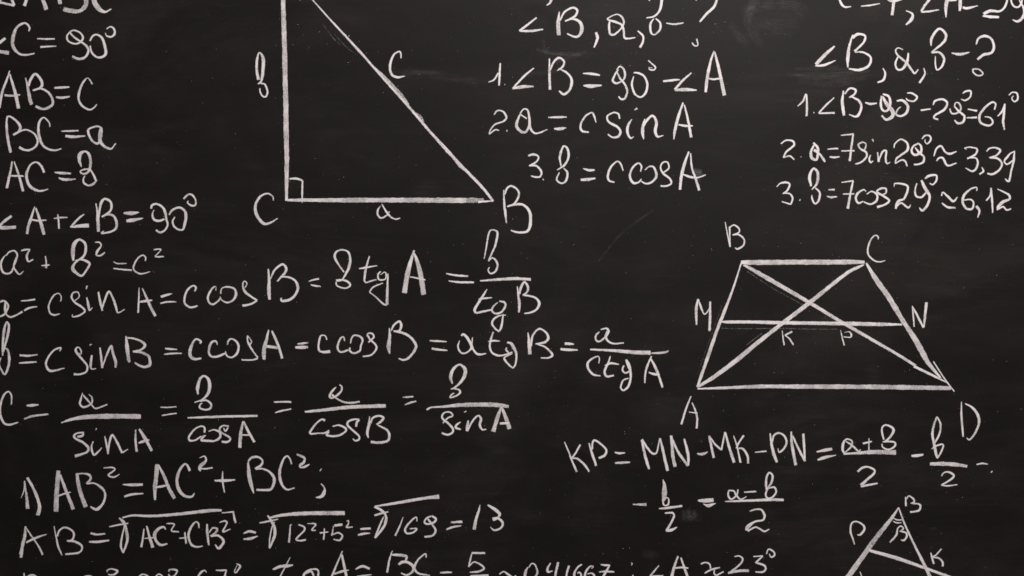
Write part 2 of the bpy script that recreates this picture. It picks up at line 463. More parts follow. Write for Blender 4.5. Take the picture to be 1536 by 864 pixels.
WRITING = """
T chalk_formula|formula|formulas in the upper corner block|chalk heading of triangle sign and capitals ABC, cut off by the top edge
@ 0 0
triangle_sign : 125,48,26 60,-70 -20,40 ; 125,48,26 60,34,24 -30,15
letter A : 285,-130,22 245,-40,28 210,52,32 ; 320,-140,26 365,-20,34 402,85,38 ; 240,-30,20 360,-30
letter B : 490,-150,26 508,-60,30 520,35,34 ; 500,-140,22 600,-160 640,-110 560,-60 ; 560,-60,22 680,-75,26 740,-15,40 738,50,40 690,95,34 620,95,38 548,78,42
letter C : 960,-110,18 900,-150,22 820,-90,40 812,0,46 850,70,46 905,104,24 962,78,14
T chalk_formula|formula|formulas in the upper corner block|chalk line stating that angle C equals 90 degrees
@ 0 0
angle_sign : 48,330,28 -30,388,30 ; -40,438,26 78,458,36
letter C : 250,272,16 255,235,20 215,200,20 150,235,26 115,320,34 115,400,32 160,460,24 220,475,22 300,462,14
equals_sign : 322,334,14 400,338,20 475,336,16 ; 350,408,22 420,402,20 488,400,10
digit 9 : 605,275,16 640,262,18 695,285,20 718,330,24 690,368,20 640,378,18 590,355,20 580,315,20 605,275,16 ; 605,280,20 640,320,20 690,355,22 745,395,24 765,440,24 740,490,24 690,510,26 625,490,24
digit 0 : 778,355,18 800,315,20 835,300,20 880,325,24 905,390,28 915,460,30 890,490,24 840,495,22 795,455,22 780,395,16
degree_sign : 920,252,14 955,232,16 985,250,22 992,290,24 965,318,20 925,312,18 910,285,16
T chalk_formula|formula|formulas in the upper corner block|chalk line reading AB equals c
@ 0 0
letter A : 85,612,14 60,690,22 20,800,26 -2,934,22 ; 85,640,18 115,740,28 140,830,32 162,938,34 ; 42,822,26 100,828,24 175,820,14
letter B : 222,672,14 235,720,20 247,790,30 262,864,34 275,905,34 ; 248,745,24 270,680,26 308,640,26 355,690,28 365,735,28 340,765,24 285,782,18 ; 285,782,18 350,765,20 420,800,24 455,860,24 450,910,26 380,943,26 308,920,28
equals_sign : 470,760,20 540,757,24 600,752,16 ; 485,840,20 540,845,26 605,835,14
letter c : 798,728,18 780,695,16 755,675,14 715,720,22 685,800,24 682,864,24 715,918,22 775,948,20 815,930,16 838,902,12
T chalk_formula|formula|formulas in the upper corner block|chalk line reading BC equals a
@ 0 150
letter B : 65,140,20 58,200,24 65,300,26 78,380,28 95,455,28 ; 65,142,18 90,144,20 140,180,24 175,230,28 165,270,26 115,302,22 ; 115,302,20 175,270,18 230,258,18 295,290,20 325,350,22 310,400,22 260,432,22 210,430,24 165,408,26
letter C : 432,232,16 425,195,16 380,152,16 345,180,22 332,240,26 340,320,28 370,390,26 420,425,22 480,435,18 532,420,12
equals_sign : 530,270,12 600,268,20 680,265,16 ; 565,312,24 640,318,28 740,310,12
letter a : 760,255,18 790,240,20 840,228,20 880,240,20 ; 760,255,22 768,300,26 800,355,24 840,378,22 860,360,22 ; 875,240,28 868,300,38 865,350,34 890,390,28 930,415,24 965,420,18 1000,375,14
T chalk_formula|formula|formulas in the upper corner block|chalk line reading AC equals b, its b like a figure eight
@ 0 150
letter A : 105,530,14 95,600,22 75,690,26 60,762,26 ; 122,530,14 150,610,22 175,690,26 200,790,28 ; 85,655,18 150,656,22 205,658,14
letter C : 382,628,22 360,575,24 315,538,20 265,560,20 235,620,26 232,680,28 260,745,28 320,782,24 365,785,20 418,770,12
equals_sign : 472,626,12 540,632,28 615,635,16 ; 508,674,18 560,688,28 655,684,14
letter b : 705,578,12 688,530,30 692,470,34 735,445,20 770,470,28 783,530,28 778,590,26 755,630,22 715,638,20 695,618,18 730,600,18 780,605,20 810,650,22 830,695,22 ; 838,692,16 800,730,26 760,738,22 725,715,22 722,680,18 735,655,12
T chalk_formula|formula|formulas in the upper corner block|chalk line stating angle A plus angle B equals 90 degrees
@ 0 280
angle_sign : 102,253,26 50,290,28 -10,345,26 ; 140,350,30 70,355,32 -10,354,34
letter A : 302,172,12 270,270,26 245,350,28 235,410,24 ; 310,185,20 340,270,28 365,350,32 382,415,30 ; 272,285,20 330,294,22 403,290,14
plus_sign : 500,238,14 508,300,22 512,365,22 ; 468,276,14 520,268,20 585,265,12
angle_sign : 728,238,14 680,275,22 610,352,20 ; 612,350,16 690,340,32 770,335,36
letter B : 830,145,14 842,220,22 848,300,32 852,390,26 ; 850,300,18 862,200,24 880,130,28 910,105,22 955,130,26 965,180,24 945,220,22 880,262,18 ; 885,260,20 930,240,24 985,255,24 1010,320,28 1000,365,24 950,392,20 880,402,18 900,382,12
@ 180 280
equals_sign : 32,228,18 100,230,34 165,222,14 ; 55,295,28 110,290,34 200,272,10
digit 9 : 270,190,20 278,160,24 320,150,22 370,180,24 392,230,26 400,280,22 412,330,20 385,378,22 345,395,22 310,375,20 ; 295,200,10 280,240,18 295,285,24 340,295,24 385,280,18
digit 0 : 425,245,16 450,205,24 510,180,22 560,210,26 570,260,28 560,320,28 545,368,22 510,372,20 470,345,20 455,300,20 475,262,12
degree_sign : 550,105,20 590,68,20 620,70,20 652,110,18 650,160,20 615,162,20 585,140,16 590,122,12
T chalk_formula|formula|formulas in the upper corner block|chalk line reading a squared plus b squared equals c squared
@ 0 280
letter a : 55,595,16 80,565,18 125,555,18 150,590,20 135,640,24 120,690,20 140,730,18 170,758,16 205,730,10 ; 50,590,10 20,630,20 8,680,22 25,735,22 65,752,20 100,735,20 120,690,14
exponent 2 : 182,555,14 215,545,20 262,542,14 ; 258,545,14 235,590,24 235,630,22 250,648,18 288,628,12
plus_sign : 393,600,14 400,650,18 400,705,22 ; 358,682,12 400,680,20 430,674,10
letter b : 635,640,20 630,580,36 640,500,36 685,458,24 735,490,28 740,560,28 715,610,24 670,640,20 640,670,26 630,710,34 665,750,28 710,768,22 755,710,22 775,665,24 740,640,24 700,630,18 650,642,16 ; 690,448,12 715,475,16
exponent 2 : 822,480,12 860,482,18 875,510,16 840,560,26 832,592,18 ; 832,595,14 870,595,20 908,568,14
equals_sign : 980,650,10 1020,665,16 1095,663,14 ; 980,706,14 1060,716,18 1140,722,18
@ 180 280
letter c : 220,642,14 222,610,16 195,592,14 150,625,18 118,690,20 125,725,18 170,752,18 215,748,16 262,732,10
exponent 2 : 292,546,14 325,540,16 358,540,16 ; 358,545,12 325,580,14 302,602,14 ; 302,604,14 340,606,20 380,603,14
T chalk_formula|formula|long formula rows with fractions|long chalk row for a ending with b over tg B
@ 0 400
letter a : -30,340,20 0,305,24 40,298,22 72,330,20 65,370,22 40,410,22 0,428,20 -30,400,18 ; 50,300,20 45,360,26 55,410,22 90,435,20 140,420,18 195,388,22
equals_sign : 182,296,12 240,292,18 305,282,18 ; 210,380,18 250,358,22 322,345,14
letter c : 525,300,14 530,260,16 510,232,14 470,245,18 435,300,18 422,350,20 435,400,20 470,418,20 520,407,12
letter s : 645,297,12 685,260,14 675,222,16 635,225,18 620,265,20 650,310,22 710,350,22 735,385,20 700,415,20 660,430,18 628,432,14 628,412,10
letter i : 752,165,18 748,195,12 ; 750,265,14 765,330,26 775,375,20 800,352,10
letter n : 850,218,20 865,300,24 885,380,20 ; 880,370,16 905,290,22 940,215,22 975,270,24 1000,340,24 1015,400,16 ; 1015,400,16 1045,390,14 1078,368,12
@ 200 360
letter A : 50,412,10 48,500,18 42,630,20 ; 78,418,16 115,500,24 150,580,28 192,658,26 ; 50,535,14 100,528,24 165,520,16
equals_sign : 238,490,26 280,478,26 335,462,12 ; 235,548,16 290,535,20 372,534,12
letter c : 530,445,18 542,410,20 515,395,18 470,430,22 445,490,22 445,545,22 480,578,22 515,580,22 557,568,16
letter c : 715,435,14 712,402,12 680,420,20 645,490,24 655,540,22 690,555,20 730,530,20 750,505,16
letter o : 755,465,16 765,420,16 810,405,18 870,420,22 888,470,26 860,520,22 810,540,18 765,520,16 748,490,14
letter s : 962,415,12 982,380,14 965,355,14 948,370,16 948,410,20 965,445,26 1005,480,22 1070,522,20 ; 1070,525,18 1010,555,22 943,568,26
@ 400 360
letter B : 15,250,16 22,350,28 20,430,34 25,515,26 ; 30,340,16 70,260,22 135,210,22 168,240,26 160,280,26 120,325,20 92,358,20 ; 100,345,14 130,320,18 190,322,20 245,350,24 270,410,28 250,470,26 200,515,26 130,525,24 126,500,18
equals_sign : 365,358,10 400,345,18 452,335,20 ; 382,388,14 420,396,22 468,402,16
letter b : 670,280,14 620,210,20 590,150,24 600,105,22 650,85,20 705,105,22 722,170,26 710,240,26 680,300,22 650,345,18 605,352,24 ; 600,350,24 650,345,20 700,360,24 722,390,22 690,415,18 640,410,18 605,390,18 600,362,14
letter t : 888,140,14 865,220,22 850,290,24 845,350,20 860,372,14 ; 860,370,14 900,355,18 950,342,14 ; 798,248,14 860,238,22 955,222,10
letter g : 985,270,16 962,300,18 970,340,18 1005,345,18 1030,330,16 1030,285,14 1015,278,12 985,300,10 ; 1048,290,14 1045,380,22 1042,470,26 1040,560,28 ; 1038,565,18 1005,550,20 940,490,16 888,450,14 ; 888,448,14 925,405,18 1005,372,10
@ 600 330
letter A : 122,262,16 92,360,34 62,480,44 38,632,46 ; 122,285,14 150,360,36 180,480,44 205,645,48 ; 85,490,12 150,503,18 220,518,16
equals_sign : 398,462,12 480,478,22 588,485,20 ; 420,526,14 520,538,24 638,538,20
( fraction
fraction_bar : 692,526,16 850,514,26 1000,506,30 1130,514,28
@ 700 334 9.6
letter b : 252,520,20 285,340,30 312,180,32 340,115,26 390,105,26 440,135,36 440,200,40 410,330,36 360,450,32 315,555,34 ; 330,535,24 370,508,26 425,550,34 445,620,36 415,700,38 350,735,28 315,705,26 312,670,24 330,640,16
@ 600 330
letter t : 752,598,10 720,650,24 675,720,26 645,775,28 655,805,22 ; 655,805,22 720,790,22 795,775,16 ; 680,685,14 730,678,20 795,670,12
@ 680 450
letter g : 385,20,12 345,55,20 335,95,20 370,118,22 420,100,22 450,50,24 440,20,22 395,10,16 ; 455,130,12 400,135,16 350,165,22 335,205,22 365,250,20 395,272,18 ; 395,272,18 415,230,22 428,150,18 430,120,12
letter B : 553,-118,12 562,-40,24 570,30,28 567,108,20 ; 570,-50,22 585,-110,26 615,-155,24 645,-110,24 637,-70,22 600,-42,16 ; 600,-42,16 660,-35,20 715,-15,22 742,30,28 715,85,22 660,110,20 612,118,14
)
T chalk_formula|formula|long formula rows with fractions|long chalk row for b ending with a over ctg A
@ 0 400
letter b : 25,770,16 25,700,24 35,560,28 58,480,20 78,510,24 70,580,26 50,660,22 28,740,20 ; 35,705,14 65,715,22 80,770,26 78,840,26 60,905,22 40,930,20 15,895,18 -5,840,16 10,785,10
equals_sign : 170,765,24 240,770,24 325,760,12 ; 165,832,14 240,828,22 318,822,14
letter c : 518,730,14 525,702,20 470,720,20 420,780,20 398,840,22 421,892,26 460,900,24 560,876,14
letter s : 668,745,12 700,755,14 700,720,16 675,695,16 655,715,22 668,750,24 720,810,22 755,860,22 745,908,20 690,930,20 638,928,24
letter i : 775,680,16 794,667,14 ; 795,765,20 788,820,26 785,870,22 800,885,18 830,880,12
letter n : 865,700,18 875,780,24 885,875,22 ; 890,860,14 920,770,20 962,685,22 975,740,26 1000,820,30 1000,872,22
letter B : 1090,600,18 1100,700,36 1112,800,32 1122,825,22 ; 1100,615,18 1152,620,20 1212,640,24 1254,676,26 1222,716,22 1150,735,22 ; 1160,735,20 1222,741,24 1282,771,28 1297,816,28 1292,851,30 1252,866,26 1212,856,24 1165,830,18
@ 200 460
equals_sign : 275,362,16 320,366,22 380,370,14 ; 265,412,14 330,405,20 420,403,14
letter c : 575,318,20 585,300,20 545,280,20 515,310,24 490,380,32 495,430,30 530,452,26 588,447,18
letter c : 725,330,14 715,300,20 680,305,24 658,350,26 655,405,24 680,432,24 730,430,24 800,400,20
letter o : 812,330,14 825,290,20 850,278,18 890,300,22 910,345,24 895,405,24 850,438,18 810,425,18 795,385,14
letter s : 985,250,12 1010,280,14 1022,305,14 1000,328,16 988,300,18 985,255,16 ; 990,300,16 1010,345,22 1045,400,18 1078,440,18 ; 1076,446,18 1030,460,18 935,460,18
@ 360 450
letter A : 248,258,14 230,340,30 208,430,36 208,515,32 ; 275,265,18 305,330,28 340,420,26 365,505,26 ; 225,400,28 280,405,30 330,415,26
equals_sign : 495,380,14 540,375,22 590,368,16 ; 478,410,26 530,410,32 588,405,24
letter c : 752,345,14 735,310,16 700,308,18 685,350,22 678,400,22 685,440,22 ; 685,442,20 730,450,26 780,442,30
letter c : 905,355,16 895,320,18 870,330,20 845,390,22 850,435,22 880,450,20 940,430,20
letter o : 955,375,14 965,330,18 990,305,18 1035,315,22 1060,345,22 1045,395,20 1035,440,22 985,460,20 950,440,20 950,410,14
@ 520 450
letter s : 178,315,16 185,290,18 220,290,18 235,320,20 195,360,18 188,366,14 ; 183,308,18 205,345,18 240,375,20 258,410,22 240,450,20 200,480,18 140,488,18
letter B : 370,240,14 372,320,30 362,400,36 372,465,14 ; 385,265,16 410,215,22 455,185,22 472,220,26 455,265,24 405,270,20 ; 420,270,20 500,290,26 560,330,26 598,390,28 585,440,26 535,500,24 490,518,22 448,505,14
equals_sign : 718,352,14 780,355,22 865,360,14 ; 735,420,22 790,428,24 870,435,14
@ 680 450
letter a : 55,350,10 40,400,20 60,450,20 100,460,18 145,430,18 160,385,14 ; 70,310,22 85,295,22 115,320,28 150,380,26 160,430,18 ; 165,322,12 162,390,18 180,440,22 220,470,24 285,462,10
letter t : 345,275,18 325,340,22 315,400,22 335,455,22 390,480,22 450,472,18 510,450,16 ; 300,358,12 350,352,22 403,355,10
letter g : 465,365,18 500,375,28 520,410,32 540,450,26 545,500,22 535,560,20 515,590,16 ; 515,590,16 480,560,20 440,510,22 450,490,18 510,460,16 ; 462,410,12 455,430,20 480,458,18
letter B : 645,280,14 655,370,32 660,470,34 ; 672,400,18 685,310,22 740,250,20 800,280,22 820,330,26 790,365,24 710,380,14 ; 720,380,16 790,405,20 845,455,24 855,480,24 820,500,20 755,500,14
equals_sign : 962,378,26 1000,378,26 1042,382,16 ; 925,425,26 990,430,28 1075,432,14
( fraction
@ 860 470
fraction_bar : 145,312,18 350,322,28 550,338,36 668,340,38 ; 670,345,16 740,342,22 800,335,24 822,322,14
letter a : 225,160,14 195,190,20 195,230,22 225,242,22 265,215,20 295,180,22 305,150,22 285,130,20 235,140,14 ; 300,150,28 280,200,26 300,240,22 350,262,20 435,255,14
letter c : 220,432,14 225,400,14 215,372,14 165,390,20 125,430,24 130,480,24 175,530,24 235,540,14
letter t : 320,368,12 300,430,22 270,500,24 290,545,24 350,535,20 ; 270,452,10 320,432,24 395,440,14
letter g : 455,400,24 475,440,34 490,490,28 495,560,24 475,630,24 435,665,20 410,640,20 430,580,18 480,560,12 ; 435,450,18 425,490,20 450,515,20 485,500,18
letter A : 675,370,14 640,450,22 622,520,20 617,602,18 ; 670,395,20 710,470,26 745,560,24 770,640,24 ; 652,510,14 700,525,28 745,530,18
)
T chalk_formula|formula|long formula rows with fractions|long chalk row of four fractions for c, starting with a over sin A
@ 0 550
letter c : 100,328,14 100,250,18 75,215,18 35,245,22 5,330,24 5,420,26 40,490,24 90,500,22 160,480,12
equals_sign : 232,335,16 270,335,28 335,328,16 ; 210,452,18 290,425,22 420,410,18
( fraction
fraction_bar : 530,485,14 620,455,28 740,435,38 860,430,44 1020,428,42 1218,430,44
letter a : 715,225,8 700,280,20 692,320,22 715,348,22 760,340,22 795,310,20 795,265,18 768,238,10 ; 715,240,14 755,285,22 790,325,18 825,360,18 880,345,16 928,325,14
letter s : 722,562,12 715,595,24 670,605,22 ; 720,568,18 665,575,20 640,600,24 660,625,24 720,655,24 765,700,26 755,735,24 700,758,24 648,772,30
letter i : 835,530,14 828,548,10 ; 805,645,14 792,700,22 812,760,22 850,735,20 880,700,12
letter n : 905,600,14 920,670,22 935,755,18 ; 935,740,16 945,660,22 970,590,22 1010,650,24 1055,745,22 ; 1055,745,18 1105,712,12
@ 180 550
letter A : 135,545,14 135,640,24 145,735,26 ; 165,538,22 205,600,32 240,660,30 275,728,26 ; 160,660,18 200,645,28 255,632,10
)
equals_sign : 350,350,14 400,352,16 488,346,14 ; 362,422,14 420,412,18 490,402,12
( fraction
fraction_bar : 585,442,18 750,436,24 900,430,24 1050,428,24 1190,424,24
letter b : 675,240,14 670,190,30 690,110,28 725,80,20 765,110,30 775,180,32 755,240,26 710,285,20 645,308,14 ; 695,300,16 745,290,20 785,320,24 780,360,24 735,372,20 690,355,20 695,325,18 712,315,10
letter c : 732,570,22 730,525,20 695,515,18 640,545,20 595,610,22 605,638,22 650,635,20 705,600,18
letter o : 765,560,14 810,545,18 860,565,24 865,610,24 820,640,22 760,640,26 705,635,24 720,605,24 742,592,12
letter s : 935,525,16 912,555,20 895,530,12 ; 940,515,18 890,510,18 860,540,20 880,570,20 940,605,22 955,625,22 930,650,22 880,648,22
letter A : 1065,470,16 1045,570,32 1035,700,30 ; 1070,475,18 1110,560,26 1162,652,26 ; 1050,590,18 1130,590,18
)
@ 380 550
equals_sign : 180,306,16 250,304,20 328,304,20 ; 188,398,12 240,382,20 328,365,16
( fraction
fraction_bar : 445,390,22 600,375,30 800,352,34 1000,342,34 1145,338,34
letter a : 715,175,12 680,215,26 660,255,24 680,270,20 720,250,22 760,210,20 765,175,20 745,155,14 ; 680,240,20 720,275,18 780,305,20 850,312,22 918,302,20
letter c : 620,465,30 590,455,20 540,495,20 490,565,24 500,580,20 560,575,16 620,572,18 655,550,18
letter o : 685,515,14 740,505,20 795,530,24 800,555,22 750,590,22 690,600,22 635,590,22 655,562,20
letter s : 888,518,22 895,480,26 918,458,14 ; 918,455,16 870,455,20 820,475,22 815,505,24 860,550,22 910,595,22 915,625,20 885,640,18 860,622,14
letter B : 1005,430,12 1000,500,28 985,570,26 995,615,14 ; 1015,490,18 1030,445,20 1080,425,22 1125,440,24 1100,475,24 1065,500,20 ; 1075,505,16 1152,545,24 1175,590,26 1160,640,24 1090,656,26 1015,650,26
)
@ 580 540
equals_sign : 140,322,10 180,320,20 232,316,14 ; 155,388,12 200,370,20 255,355,18
( fraction
fraction_bar : 345,430,20 385,410,18 500,402,24 620,390,34 800,385,38 950,388,38 1055,402,30
letter b : 570,205,14 552,150,32 575,80,30 630,40,22 675,75,32 675,130,34 640,190,26 585,240,18 555,252,12 ; 575,248,16 620,255,20 635,280,22 600,310,18 548,325,16 560,300,18 582,285,12
letter s : 485,545,16 530,500,18 570,480,18 545,450,18 500,455,18 478,485,20 490,515,22 530,545,22 570,590,24 570,625,22 525,645,22 475,630,22
letter i : 668,452,8 688,442,14 ; 640,535,12 605,560,22 598,585,24 640,600,16
letter n : 705,520,14 700,560,30 695,615,28 ; 705,600,18 740,530,20 790,480,20 815,510,26 805,560,26 825,600,20 862,598,10
letter A : 990,405,18 960,490,34 920,620,38 ; 995,410,22 1030,500,36 1062,595,36 ; 978,548,24 1060,545,26
)
T chalk_formula|formula|worked example beneath the fraction rows|chalk line after 1 and a bracket, AB squared equals AC squared plus BC squared
@ 20 665
digit 1 : 68,472,10 95,400,16 98,325,14 108,400,18 118,480,28 125,565,34
bracket : 120,295,26 165,370,26 205,460,30 228,550,32 212,622,34
letter A : 390,235,34 382,350,40 374,460,42 370,590,46 ; 405,270,22 445,380,30 485,480,32 520,570,36 ; 380,458,18 430,438,20 497,420,12
letter B : 550,258,28 565,360,36 590,450,36 628,550,40 ; 550,265,16 610,260,16 660,275,26 668,310,24 630,348,16 ; 635,348,16 700,345,18 765,385,26 795,440,22 775,520,24 720,570,30 668,546,18
exponent 2 : 780,212,14 850,208,18 880,225,16 825,268,22 835,285,20 875,290,18 918,266,12
equals_sign : 945,355,12 1020,358,28 1120,355,26 ; 960,460,20 1020,442,26 1125,432,14
@ 200 665
letter A : 208,180,36 200,280,38 188,380,36 188,488,22 ; 220,190,20 270,290,30 310,390,32 358,475,34 ; 185,380,14 240,372,26 300,360,16
letter C : 490,238,24 465,185,22 440,180,22 395,245,28 378,330,30 400,410,30 450,455,28 505,460,24 530,430,10
exponent 2 : 572,125,10 615,112,16 628,150,24 580,195,34 572,220,30 582,240,12 ; 575,215,22 620,220,18 685,210,18
plus_sign : 772,240,12 772,330,20 788,425,14 ; 702,322,20 790,322,28 880,315,16
@ 340 665
letter B : 185,165,20 195,280,36 215,370,32 235,432,12 ; 185,160,18 215,125,24 270,118,22 310,150,20 295,190,24 245,218,20 ; 250,222,20 310,220,20 375,250,24 412,310,28 395,380,26 365,402,26 258,402,22
letter C : 562,180,18 545,130,18 520,110,20 490,140,22 460,230,28 462,310,28 490,375,24 525,400,20 588,385,16
exponent 2 : 605,95,18 640,108,24 675,130,22 665,165,26 635,190,28 640,208,18 680,200,26 715,180,10
semicolon : 805,240,12 820,218,12 ; 815,348,12 845,385,16 840,430,34 815,460,30 770,468,12
T chalk_formula|formula|worked example beneath the fraction rows|chalk line of three square roots, AB worked out to 13
@ 20 714
letter A : 105,435,20 100,520,30 80,600,32 68,705,26 ; 105,440,12 160,520,18 215,600,20 255,680,22 ; 112,575,20 180,540,24 290,502,12 ; 85,570,12 55,675,14
letter B : 352,432,10 370,520,18 390,610,22 422,685,14 ; 380,520,18 400,470,20 440,445,20 495,460,22 525,500,22 510,550,20 465,562,20 ; 470,560,20 530,565,24 590,600,22 590,640,20 555,665,20 450,675,20
equals_sign : 668,492,22 720,505,22 795,498,18 ; 655,568,18 730,568,26 830,555,18
( square_root : 830,438,14 890,425,20 992,408,14 ; 915,362,16 955,400,30 980,480,28 985,560,28 950,665,16 ; 950,665,14 930,600,22 945,500,18 965,420,14 ; 942,360,16 1032,340,22 1172,345,26 1322,338,28 1522,318,30 1702,298,32 1802,295,24 ; 1802,318,14 1907,308,18 ; 1902,308,20 1910,360,22 1922,405,20
@ 180 714
letter A : 208,455,14 200,530,20 185,615,24 ; 232,430,16 255,520,26 285,618,32 ; 210,538,14 290,532,16
letter C : 395,462,14 378,440,20 335,455,28 300,500,32 310,555,28 350,595,26 410,585,14
exponent 2 : 402,412,12 450,410,16 470,420,16 445,472,16 510,482,16
plus_sign : 560,485,16 572,585,20 ; 512,538,14 575,532,16
letter C : 685,450,14 675,405,18 650,398,18 610,450,24 592,520,24 615,590,24 660,612,20 715,605,16
letter B : 752,415,16 755,500,26 768,600,18 ; 770,490,16 800,450,18 840,455,22 830,485,22 780,520,18 ; 785,520,18 850,515,24 895,560,26 875,605,28 850,625,24 822,592,14
exponent 2 : 858,402,14 905,388,18 925,405,18 890,480,20 955,458,12
)
@ 360 714
equals_sign : 30,495,16 85,478,26 138,490,22 ; 30,545,14 90,540,28 155,518,12
( square_root : 168,405,16 240,392,20 330,372,12 ; 238,340,18 270,385,26 300,450,28 298,520,28 255,625,16 ; 255,620,16 258,540,16 275,450,14 300,395,12 ; 250,362,20 350,340,28 500,325,34 700,320,36 905,320,38
digit 1 : 448,418,12 436,425,14 430,500,20 424,575,22
digit 2 : 505,420,16 555,440,20 555,470,20 485,545,18 520,558,20 570,550,18
exponent 2 : 582,412,12 630,410,16 655,420,18 620,465,16 655,468,14
plus_sign : 730,452,14 724,550,18 ; 690,492,18 762,482,14
digit 5 : 885,418,26 815,428,24 ; 808,430,14 795,515,20 ; 805,505,14 850,490,18 885,515,20 860,555,22 808,545,16
exponent 2 : 922,390,10 938,385,14 936,415,16 920,442,16 975,440,14
)
equals_sign : 1040,458,20 1130,452,24 ; 1020,508,20 1070,498,24 1125,492,14
@ 520 714
( square_root : 240,340,22 290,325,22 360,308,14 ; 240,265,22 300,295,26 340,350,26 325,430,28 245,535,20 ; 245,530,16 285,430,20 320,350,14 ; 245,262,18 400,238,26 550,212,30 700,188,30 800,178,40
digit 1 : 488,355,8 460,430,18 420,515,20
digit 6 : 608,392,14 600,355,16 545,400,20 505,460,22 520,495,20 570,490,20 605,455,18 545,455,14
digit 9 : 735,345,20 770,370,24 755,400,22 700,415,22 672,400,18 690,365,18 735,345,16 ; 700,370,18 740,420,22 768,470,22 740,515,22 672,525,20
)
equals_sign : 902,400,22 1000,395,26 ; 862,462,18 920,440,22 990,430,14
@ 660 714
digit 1 : 345,250,8 335,300,24 310,380,28 295,462,34
digit 3 : 412,250,16 470,285,30 515,325,32 505,355,18 ; 455,375,38 475,370,34 500,365,24 540,400,24 530,445,22 470,468,20 435,440,12
T chalk_formula|formula|worked example beneath the fraction rows|mostly cut off chalk line under the square roots, three raised degree rings showing
@ 20 834 12.8
letter B : 205,325,28 220,480,50 230,700,50 ; 230,420,40 330,370,46 420,380,46 470,460,46 280,540,40 ; 290,540,40 480,580,50 460,690,50 280,720,50
equals_sign : 650,520,40 850,510,40 ; 660,620,40 860,600,40
digit 9 : 1500,560,36 1300,560,36 1340,420,36 1440,378,36 1530,420,40 1520,560,40 1460,720,40
digit 0 : 1680,420,40 1600,560,40 1680,720,40 1760,560,40 1680,420,40
@ 130 834 12.8
degree_sign : 400,310,30 395,275,34 470,245,36 590,285,50 545,345,46 480,362,40 415,352,30
minus_sign : 720,520,40 880,510,40
digit 2 : 1000,400,34 1080,350,40 1180,400,44 1120,520,44 1000,650,44 ; 1000,650,40 1180,640,40
digit 3 : 1330,385,30 1390,345,38 1460,400,44 1380,480,40 ; 1380,480,36 1480,560,40 1400,660,40 1320,640,36
@ 240 834 10.97
degree_sign : 150,255,24 150,230,30 200,218,36 280,235,40 275,275,36 230,330,36 180,345,34 140,300,30
equals_sign : 400,420,36 540,410,36 ; 410,500,36 550,490,36
digit 6 : 770,270,22 735,235,30 680,265,44 630,340,44 620,460,40 690,520,40 740,460,40 650,420,36
digit 7 : 920,232,26 1000,235,40 1095,228,34 ; 1092,228,34 1060,360,40 1020,520,40
degree_sign : 1260,125,18 1320,165,44 1290,220,36 1250,275,30 1225,250,24 1270,150,18
T chalk_formula|formula|worked example beneath the fraction rows|cut off chalk line with tg A, decimal 41667 and angle A about 23 degrees
@ 400 814 9.6
letter t : 338,212,14 260,360,26 200,480,28 180,560,28 230,600,26 ; 88,385,34 200,342,48 300,335,52 380,320,24
letter g : 735,560,30 740,400,34 640,385,30 560,430,44 530,500,40 600,560,30 720,520,30 ; 560,440,40 640,410,38 680,480,34 ; 742,440,30 720,640,30 600,720,30
letter A : 1092,118,20 1040,240,28 940,480,36 910,560,30 ; 1080,170,36 1110,300,44 1145,470,44 1160,560,40 ; 970,450,38 1080,415,40 1185,392,16
equals_sign : 1278,382,22 1380,340,46 1485,375,40 ; 1300,480,16 1420,470,28 1515,458,14
( fraction
@ 520 714
letter B : 395,645,12 370,720,20 350,835,24 ; 385,680,18 450,682,28 515,695,26 510,730,22 ; 450,765,24 475,745,28 520,742,28 570,775,28 572,820,24 520,855,22 470,838,14
letter C : 688,705,14 680,672,16 620,720,20 585,790,24 620,840,22 720,858,14
fraction_bar : 330,905,24 740,895,24
)
equals_sign : 808,836,16 860,832,22 910,832,16 ; 808,890,16 910,886,16
( fraction
@ 660 714
digit 5 : 390,665,22 275,665,22 ; 275,668,14 262,720,18 248,785,16 ; 250,780,14 295,742,16 350,765,20 380,800,22 330,825,22 255,830,16
fraction_bar : 262,862,18 420,856,20
digit 1 : 300,900,20 290,980,22
digit 2 : 340,910,20 390,915,22 340,980,20 410,980,20
)
approximately_sign : 512,848,14 550,825,18 590,850,22 630,875,18 655,858,12 ; 520,895,18 600,890,20 650,905,18
@ 780 824 9.6
digit 0 : 115,255,26 80,320,44 75,400,44 120,480,40 200,470,36 225,380,34 ; 125,260,18 165,205,26 210,215,26 245,290,36 250,340,40 225,385,36
comma : 330,440,26 300,520,30
digit 4 : 440,195,22 400,270,40 405,325,40 470,310,18 ; 550,185,44 525,290,40 500,420,40
digit 1 : 705,235,36 680,320,36 660,430,36
digit 6 : 890,215,32 830,260,34 785,340,40 790,440,36 860,440,34 880,370,34 855,330,28 825,345,20
digit 6 : 1030,275,20 1058,248,20 1020,240,28 960,300,36 935,380,40 960,450,36 1060,450,36 1070,380,36 1030,345,30 970,355,22
digit 7 : 1160,220,24 1220,228,36 1295,228,30 ; 1290,230,30 1250,300,40 1195,400,40 1170,480,36 ; 1135,325,24 1220,318,36 1358,325,28
@ 930 814 7.68
semicolon : 130,232,16 142,240,12 132,262,14 ; 150,368,16 140,420,18
angle_sign : 448,262,16 400,320,24 345,385,28 ; 345,390,26 420,385,26 498,378,16
letter A : 668,155,26 640,230,32 600,370,38 590,420,34 ; 700,172,22 735,270,32 775,385,34 790,420,34 ; 630,292,26 700,285,28 785,292,20
approximately_sign : 930,245,20 980,228,24 1030,245,24 1045,300,26 ; 975,352,26 1050,310,28 1150,285,18 ; 1085,315,22 1085,355,24 1110,375,24 1192,332,22
digit 2 : 1320,160,18 1370,152,22 1410,180,24 1400,225,26 1340,285,26 1250,350,22 ; 1245,350,30 1360,325,36 1485,320,36
